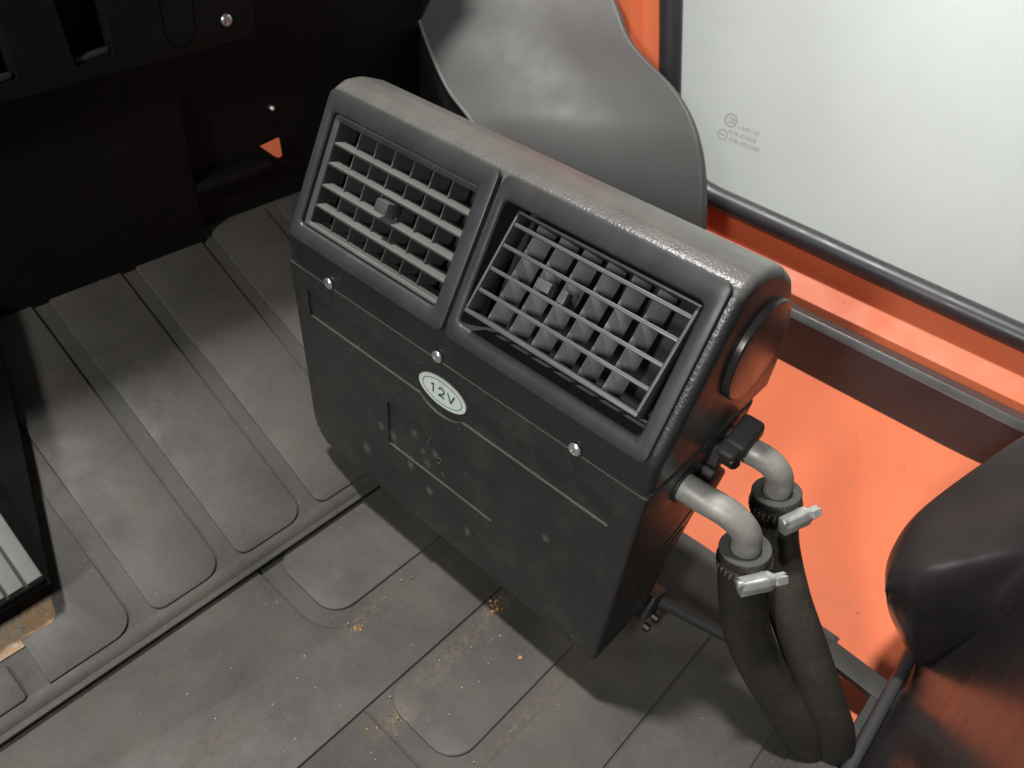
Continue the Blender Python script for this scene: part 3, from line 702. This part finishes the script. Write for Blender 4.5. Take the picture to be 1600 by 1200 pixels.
# ---- sticker
def sk(p, h): return Vector((0.0007 - h, p[0], p[1]))
E1 = arc2(0.1996, cz, 0.0275, 0.0149, 0, 360, 56)[:-1]
stk = from_bm('sticker', loft([[sk(p, h) for p in E1] for h in (-0.0005, 0.0006)]), 'sticker', heat, False)
from_bm('printed_ring', ribbon(arc2(0.1996, cz, 0.0228, 0.0116, 0, 360, 60), 0.0007, sk, 0.00075), 'green', stk, False)
LW = 0.00165; hh = 0.0046
def glyph(pts): from_bm('printed_letter', ribbon([(0.1996 - u, cz + v) for u, v in pts], LW, sk, 0.00078), 'green', stk, False)
glyph([(-0.0128, 0.0026), (-0.0112, 0.0034), (-0.0098, hh)]); glyph([(-0.0101, hh), (-0.0101, -hh)])
two = [(0.0, 0.0) for _ in range(0)] + [(-0.0005 + 0.0030 * math.cos(R_(a)), 0.0017 + 0.0030 * math.sin(R_(a))) for a in range(170, -41, -15)] + [(-0.0035, -hh + 0.0006), (-0.0036, -hh + 0.0003)]
glyph(two); glyph([(-0.0041, -hh + 0.0004), (0.0031, -hh + 0.0004)])
glyph([(0.0066, hh), (0.0105, -hh)]); glyph([(0.0144, hh), (0.0105, -hh)])
# ---- screws of the cover
for y in (0.3413, 0.2050, 0.0640): screw((-0.0008, y, 0.2200), (-1, 0, 0), 0.0055, heat)
# ---- round boss, pipes and clamps on the right side
def sd(p, h): return Vector((p[0], -h, p[1]))
from_bm('round_boss', pill_prism(arc2(0.1035, 0.2945, 0.0395, 0.0395, 0, 360, 48)[:-1], -0.002, 0.0052, 0.0018, sd, 4), 'hood', heat, True, 50)
def pipe(x, z, end, r):
    path = [(x, 0.006, z), (x, -0.006, z), (x, -0.018, z)]
    e = Vector(end); c0 = Vector((x, -0.018, z)); n = 10
    ctrl = Vector((x + (e.x - x) * 0.35, e.y - 0.002, z + 0.002))
    for k in range(1, n + 1):
        t = k / n; path.append(tuple(c0 * (1 - t) ** 2 + ctrl * 2 * t * (1 - t) + e * t * t))
    path.append(tuple(e + Vector((0.002, -0.001, -0.02))))
    return from_bm('outlet_pipe', tube(path, r, 24), 'alu', heat, True, 60)
E1p = (0.0690, -0.0560, 0.1560); E2p = (0.1330, -0.0470, 0.1620)
pipe(0.0555, 0.1890, E1p, 0.0112); pipe(0.1230, 0.1920, E2p, 0.0108)
# pipe clip: two halves and a bolt round the far pipe
bm = bmesh.new(); box(bm, (0.1205, -0.0105, 0.2040), (0.032, 0.019, 0.017), Matrix.Rotation(R_(-20), 3, 'Y'), 0.004, 3)
pc = from_bm('pipe_clip', bm, 'blackplastic', heat)
bm = bmesh.new(); box(bm, (0.1060, -0.0085, 0.1965), (0.020, 0.017, 0.018), Matrix.Rotation(R_(-20), 3, 'Y'), 0.004, 3)
from_bm('clip_half', bm, 'blackplastic', pc)
screw((0.1000, -0.0165, 0.1930), (-0.55, -0.8, 0.1), 0.0052, pc, 'bolt', 'bolt')
bm = bmesh.new(); box(bm, (0.094, -0.004, 0.172), (0.034, 0.012, 0.020), Matrix.Rotation(R_(35), 3, 'Y'), 0.003, 2)
from_bm('pipe_clip', bm, 'blackplastic', heat)
bm = bmesh.new(); box(bm, (0.099, -0.002, 0.187), (0.010, 0.008, 0.03), Matrix.Rotation(R_(10), 3, 'Y'), 0.001, 2)
from_bm('clip_link', bm, 'blackplastic', heat)
# grommet collars where the pipes leave the side
for x, z in ((0.0555, 0.1890),):
    bm = tube([(x, 0.004, z), (x, -0.0008, z)], [0.0148, 0.0140], 24); from_bm('grommet', bm, 'darkin', heat)
# mounting foot with a rod running back along the floor
bm = tube([(0.098, 0.03, -0.018), (0.112, 0.004, -0.026), (0.128, -0.040, -0.036), (0.150, -0.105, -0.046)], 0.0062, 12)
from_bm('mounting_rod', bm, 'blackplastic', heat, True, 60)
bm = bmesh.new(); box(bm, (0.102, 0.012, -0.024), (0.030, 0.016, 0.030), Matrix.Rotation(R_(25), 3, 'Y'), 0.004, 2)
mf = from_bm('mounting_foot', bm, 'blackplastic', heat)
for dx, dz in ((-0.012, -0.014), (0.004, -0.016), (0.014, -0.008)):
    bm = tube([(0.098 + dx, 0.004, -0.024 + dz), (0.098 + dx, -0.002, -0.024 + dz)], 0.0045, 10); from_bm('nut', bm, 'bolt', mf)
bm = bmesh.new(); box(bm, (0.066, 0.2, -0.032), (0.035, 0.24, 0.05), None, 0.004)
from_bm('base_bracket', bm, 'blackplastic', heat)

# ================================================================== HOSES
def hose(pts, rimp, label, cl_rot, cl_side, zclamp):
    path = catmull(pts, 8); n = len(path)
    root = thing('coolant_hose', label, 'hose', pts[-1], 'coolant hoses on the heater outlets')
    rad = [0.0192 if i > 3 else 0.0196 for i in range(n)]
    tdir = (path[1] - path[0]).normalized()
    h = from_bm('tube', tube(path[0:1] + path[1:], rad, 28, None, False), 'hose', root, True, 70)
    # cut end ring
    x = tdir.cross(Vector((0, 1, 0))).normalized(); y = tdir.cross(x)
    def rg(r, d): return [path[0] + (x * math.cos(2 * math.pi * k / 32) + y * math.sin(2 * math.pi * k / 32)) * r + tdir * d for k in range(32)]
    from_bm('cut_end', loft([rg(0.0194, 0.003), rg(0.0196, 0.0004), rg(0.0190, -0.0006), rg(0.0122, -0.0006), rg(0.0114, 0.0006), rg(0.0114, 0.014)], False, False), 'hoseend', root, True, 40)
    # worm drive clamp
    c = path[0] + tdir * zclamp; q = 0.0203
    def cr(r, d): return [c + (x * math.cos(2 * math.pi * k / 40) + y * math.sin(2 * math.pi * k / 40)) * r + tdir * d for k in range(40)]
    band = from_bm('clamp_band', loft([cr(0.0190, -0.0046), cr(q, -0.0046), cr(q + 0.0004, -0.0040), cr(q + 0.0004, 0.0040), cr(q, 0.0046), cr(0.0190, 0.0046)], False, False), 'bolt', root, True, 40)
    sb = bmesh.new()
    for k in range(30):
        a = 2 * math.pi * k / 30; rd = x * math.cos(a) + y * math.sin(a); tg = tdir.cross(rd)
        mt = Matrix((tg, rd, tdir)).transposed() @ Matrix.Rotation(R_(12), 3, 'Y'); box(sb, c + rd * (q + 0.0004), (0.0017, 0.0007, 0.0056), mt)
    from_bm('band_slots', sb, 'slot', band, False)
    side = Vector(cl_side); side = (side - tdir * side.dot(tdir)).normalized(); tan = tdir.cross(side).normalized()
    if tan.dot(RIGHT) < 0: tan = -tan
    B = Matrix((tan, side, tan.cross(side))).transposed() * 1.22
    cc = c + side * (q + 0.0040) + tan * 0.001
    # housing: rounded saddle swept along the screw axis
    sec = round_poly(ccw([(-0.0048, -0.0062), (0.0030, -0.0062), (0.0046, -0.0015), (0.0046, 0.0030), (0.0020, 0.0062), (-0.0048, 0.0062)]), 0.0022, 4)
    lo = []
    for t, k in ((-0.0125, 0.90), (-0.0120, 1.0), (-0.002, 1.0), (0.003, 1.04), (0.0065, 1.0), (0.0085, 0.78), (0.0095, 0.72)):
        lo.append([cc + B @ Vector((t, p[0] * k, p[1] * k)) for p in sec])
    hs = from_bm('clamp_housing', loft(lo), 'zinc', root, True, 45)
    lo = [[cc + B @ Vector((t, r * math.cos(math.pi * k / 3), r * math.sin(math.pi * k / 3))) for k in range(6)] for t, r in ((0.0090, 0.0036), (0.0100, 0.0044), (0.0160, 0.0044), (0.0172, 0.0036))]
    sc = from_bm('clamp_screw', loft(lo), 'zinc', root, True, 30)
    b2 = bmesh.new(); box(b2, cc + B @ Vector((0.0172, 0, 0)), (0.004, 0.0014, 0.012), B.normalized()); cut(sc, [b2])
    lo = [[cc + B @ Vector((t, 0.002 + r * math.cos(math.pi * k / 5), -0.0062 + r * math.sin(math.pi * k / 5))) for k in range(10)] for t, r in ((-0.0155, 0.0022), (-0.0150, 0.0027), (-0.0120, 0.0027))]
    from_bm('clamp_screw_end', loft(lo), 'zinc', hs, True, 40)
    return root
h1 = hose([E1p[:2] + (0.1545,), (0.0700, -0.0600, 0.135), (0.0725, -0.0690, 0.100), (0.0775, -0.0860, 0.055), (0.0850, -0.1160, 0.012), (0.0965, -0.1480, -0.028), (0.1120, -0.1680, -0.075), (0.1250, -0.1760, -0.130)],
     E1p, 'near coolant hose with bright worm clamp below the lower outlet pipe', 0, (-0.60, -0.75, 0.2), 0.0135)
h2 = hose([E2p[:2] + (0.1600,), (0.1330, -0.0520, 0.140), (0.1285, -0.0640, 0.112), (0.1195, -0.0900, 0.078), (0.1135, -0.1220, 0.042), (0.1120, -0.1540, 0.000), (0.1180, -0.1770, -0.042), (0.1280, -0.1860, -0.090), (0.1360, -0.1880, -0.140)],
     E2p, 'far coolant hose behind, with its clamp against the orange step', 0, (-0.35, -0.85, 0.2), 0.0125)

# ================================================================== CRUMBS
def crumbs(name, pts, mat, label):
    bm = bmesh.new()
    for (x, y, r) in pts:
        g = bmesh.ops.create_icosphere(bm, subdivisions=1, radius=r)
        for v in g['verts']: v.co = Vector((v.co.x * random.uniform(0.7, 1.5), v.co.y * random.uniform(0.7, 1.3), v.co.z * 0.6)) + Vector((x, y, ZF + r * 0.3))
    o = from_bm(name, bm, mat, None, True, 80); o['kind'] = 'stuff'; o['label'] = label; return o
pr = []
def cl(cx, cy, n, sx, sy, r0=0.0004, r1=0.0013):
    for _ in range(n): pr.append((random.gauss(cx, sx), random.gauss(cy, sy), random.uniform(r0, r1)))
cl(0.012, 0.128, 18, 0.006, 0.005, 0.0006, 0.0020); cl(-0.055, 0.117, 8, 0.03, 0.006, 0.0003, 0.0009); cl(-0.135, 0.110, 12, 0.016, 0.008, 0.0003, 0.0010)
cl(-0.10, 0.205, 9, 0.006, 0.002, 0.0006, 0.0017); cl(-0.055, 0.212, 7, 0.016, 0.003, 0.0003, 0.0009); pr.append((-0.012, 0.073, 0.0022))
crumbs('rust_crumbs', pr, 'crumb', 'orange rusty crumbs scattered on the floor mat')
pr = []
cl(-0.08, 0.10, 30, 0.11, 0.10, 0.0003, 0.0008); cl(-0.2, 0.21, 9, 0.10, 0.05, 0.0003, 0.0009)
pr = [p for p in pr if p[1] < 0.30 and p[0] < 0.10]
crumbs('pale_grit', pr, 'grit', 'pale grit specks scattered on the floor mat')
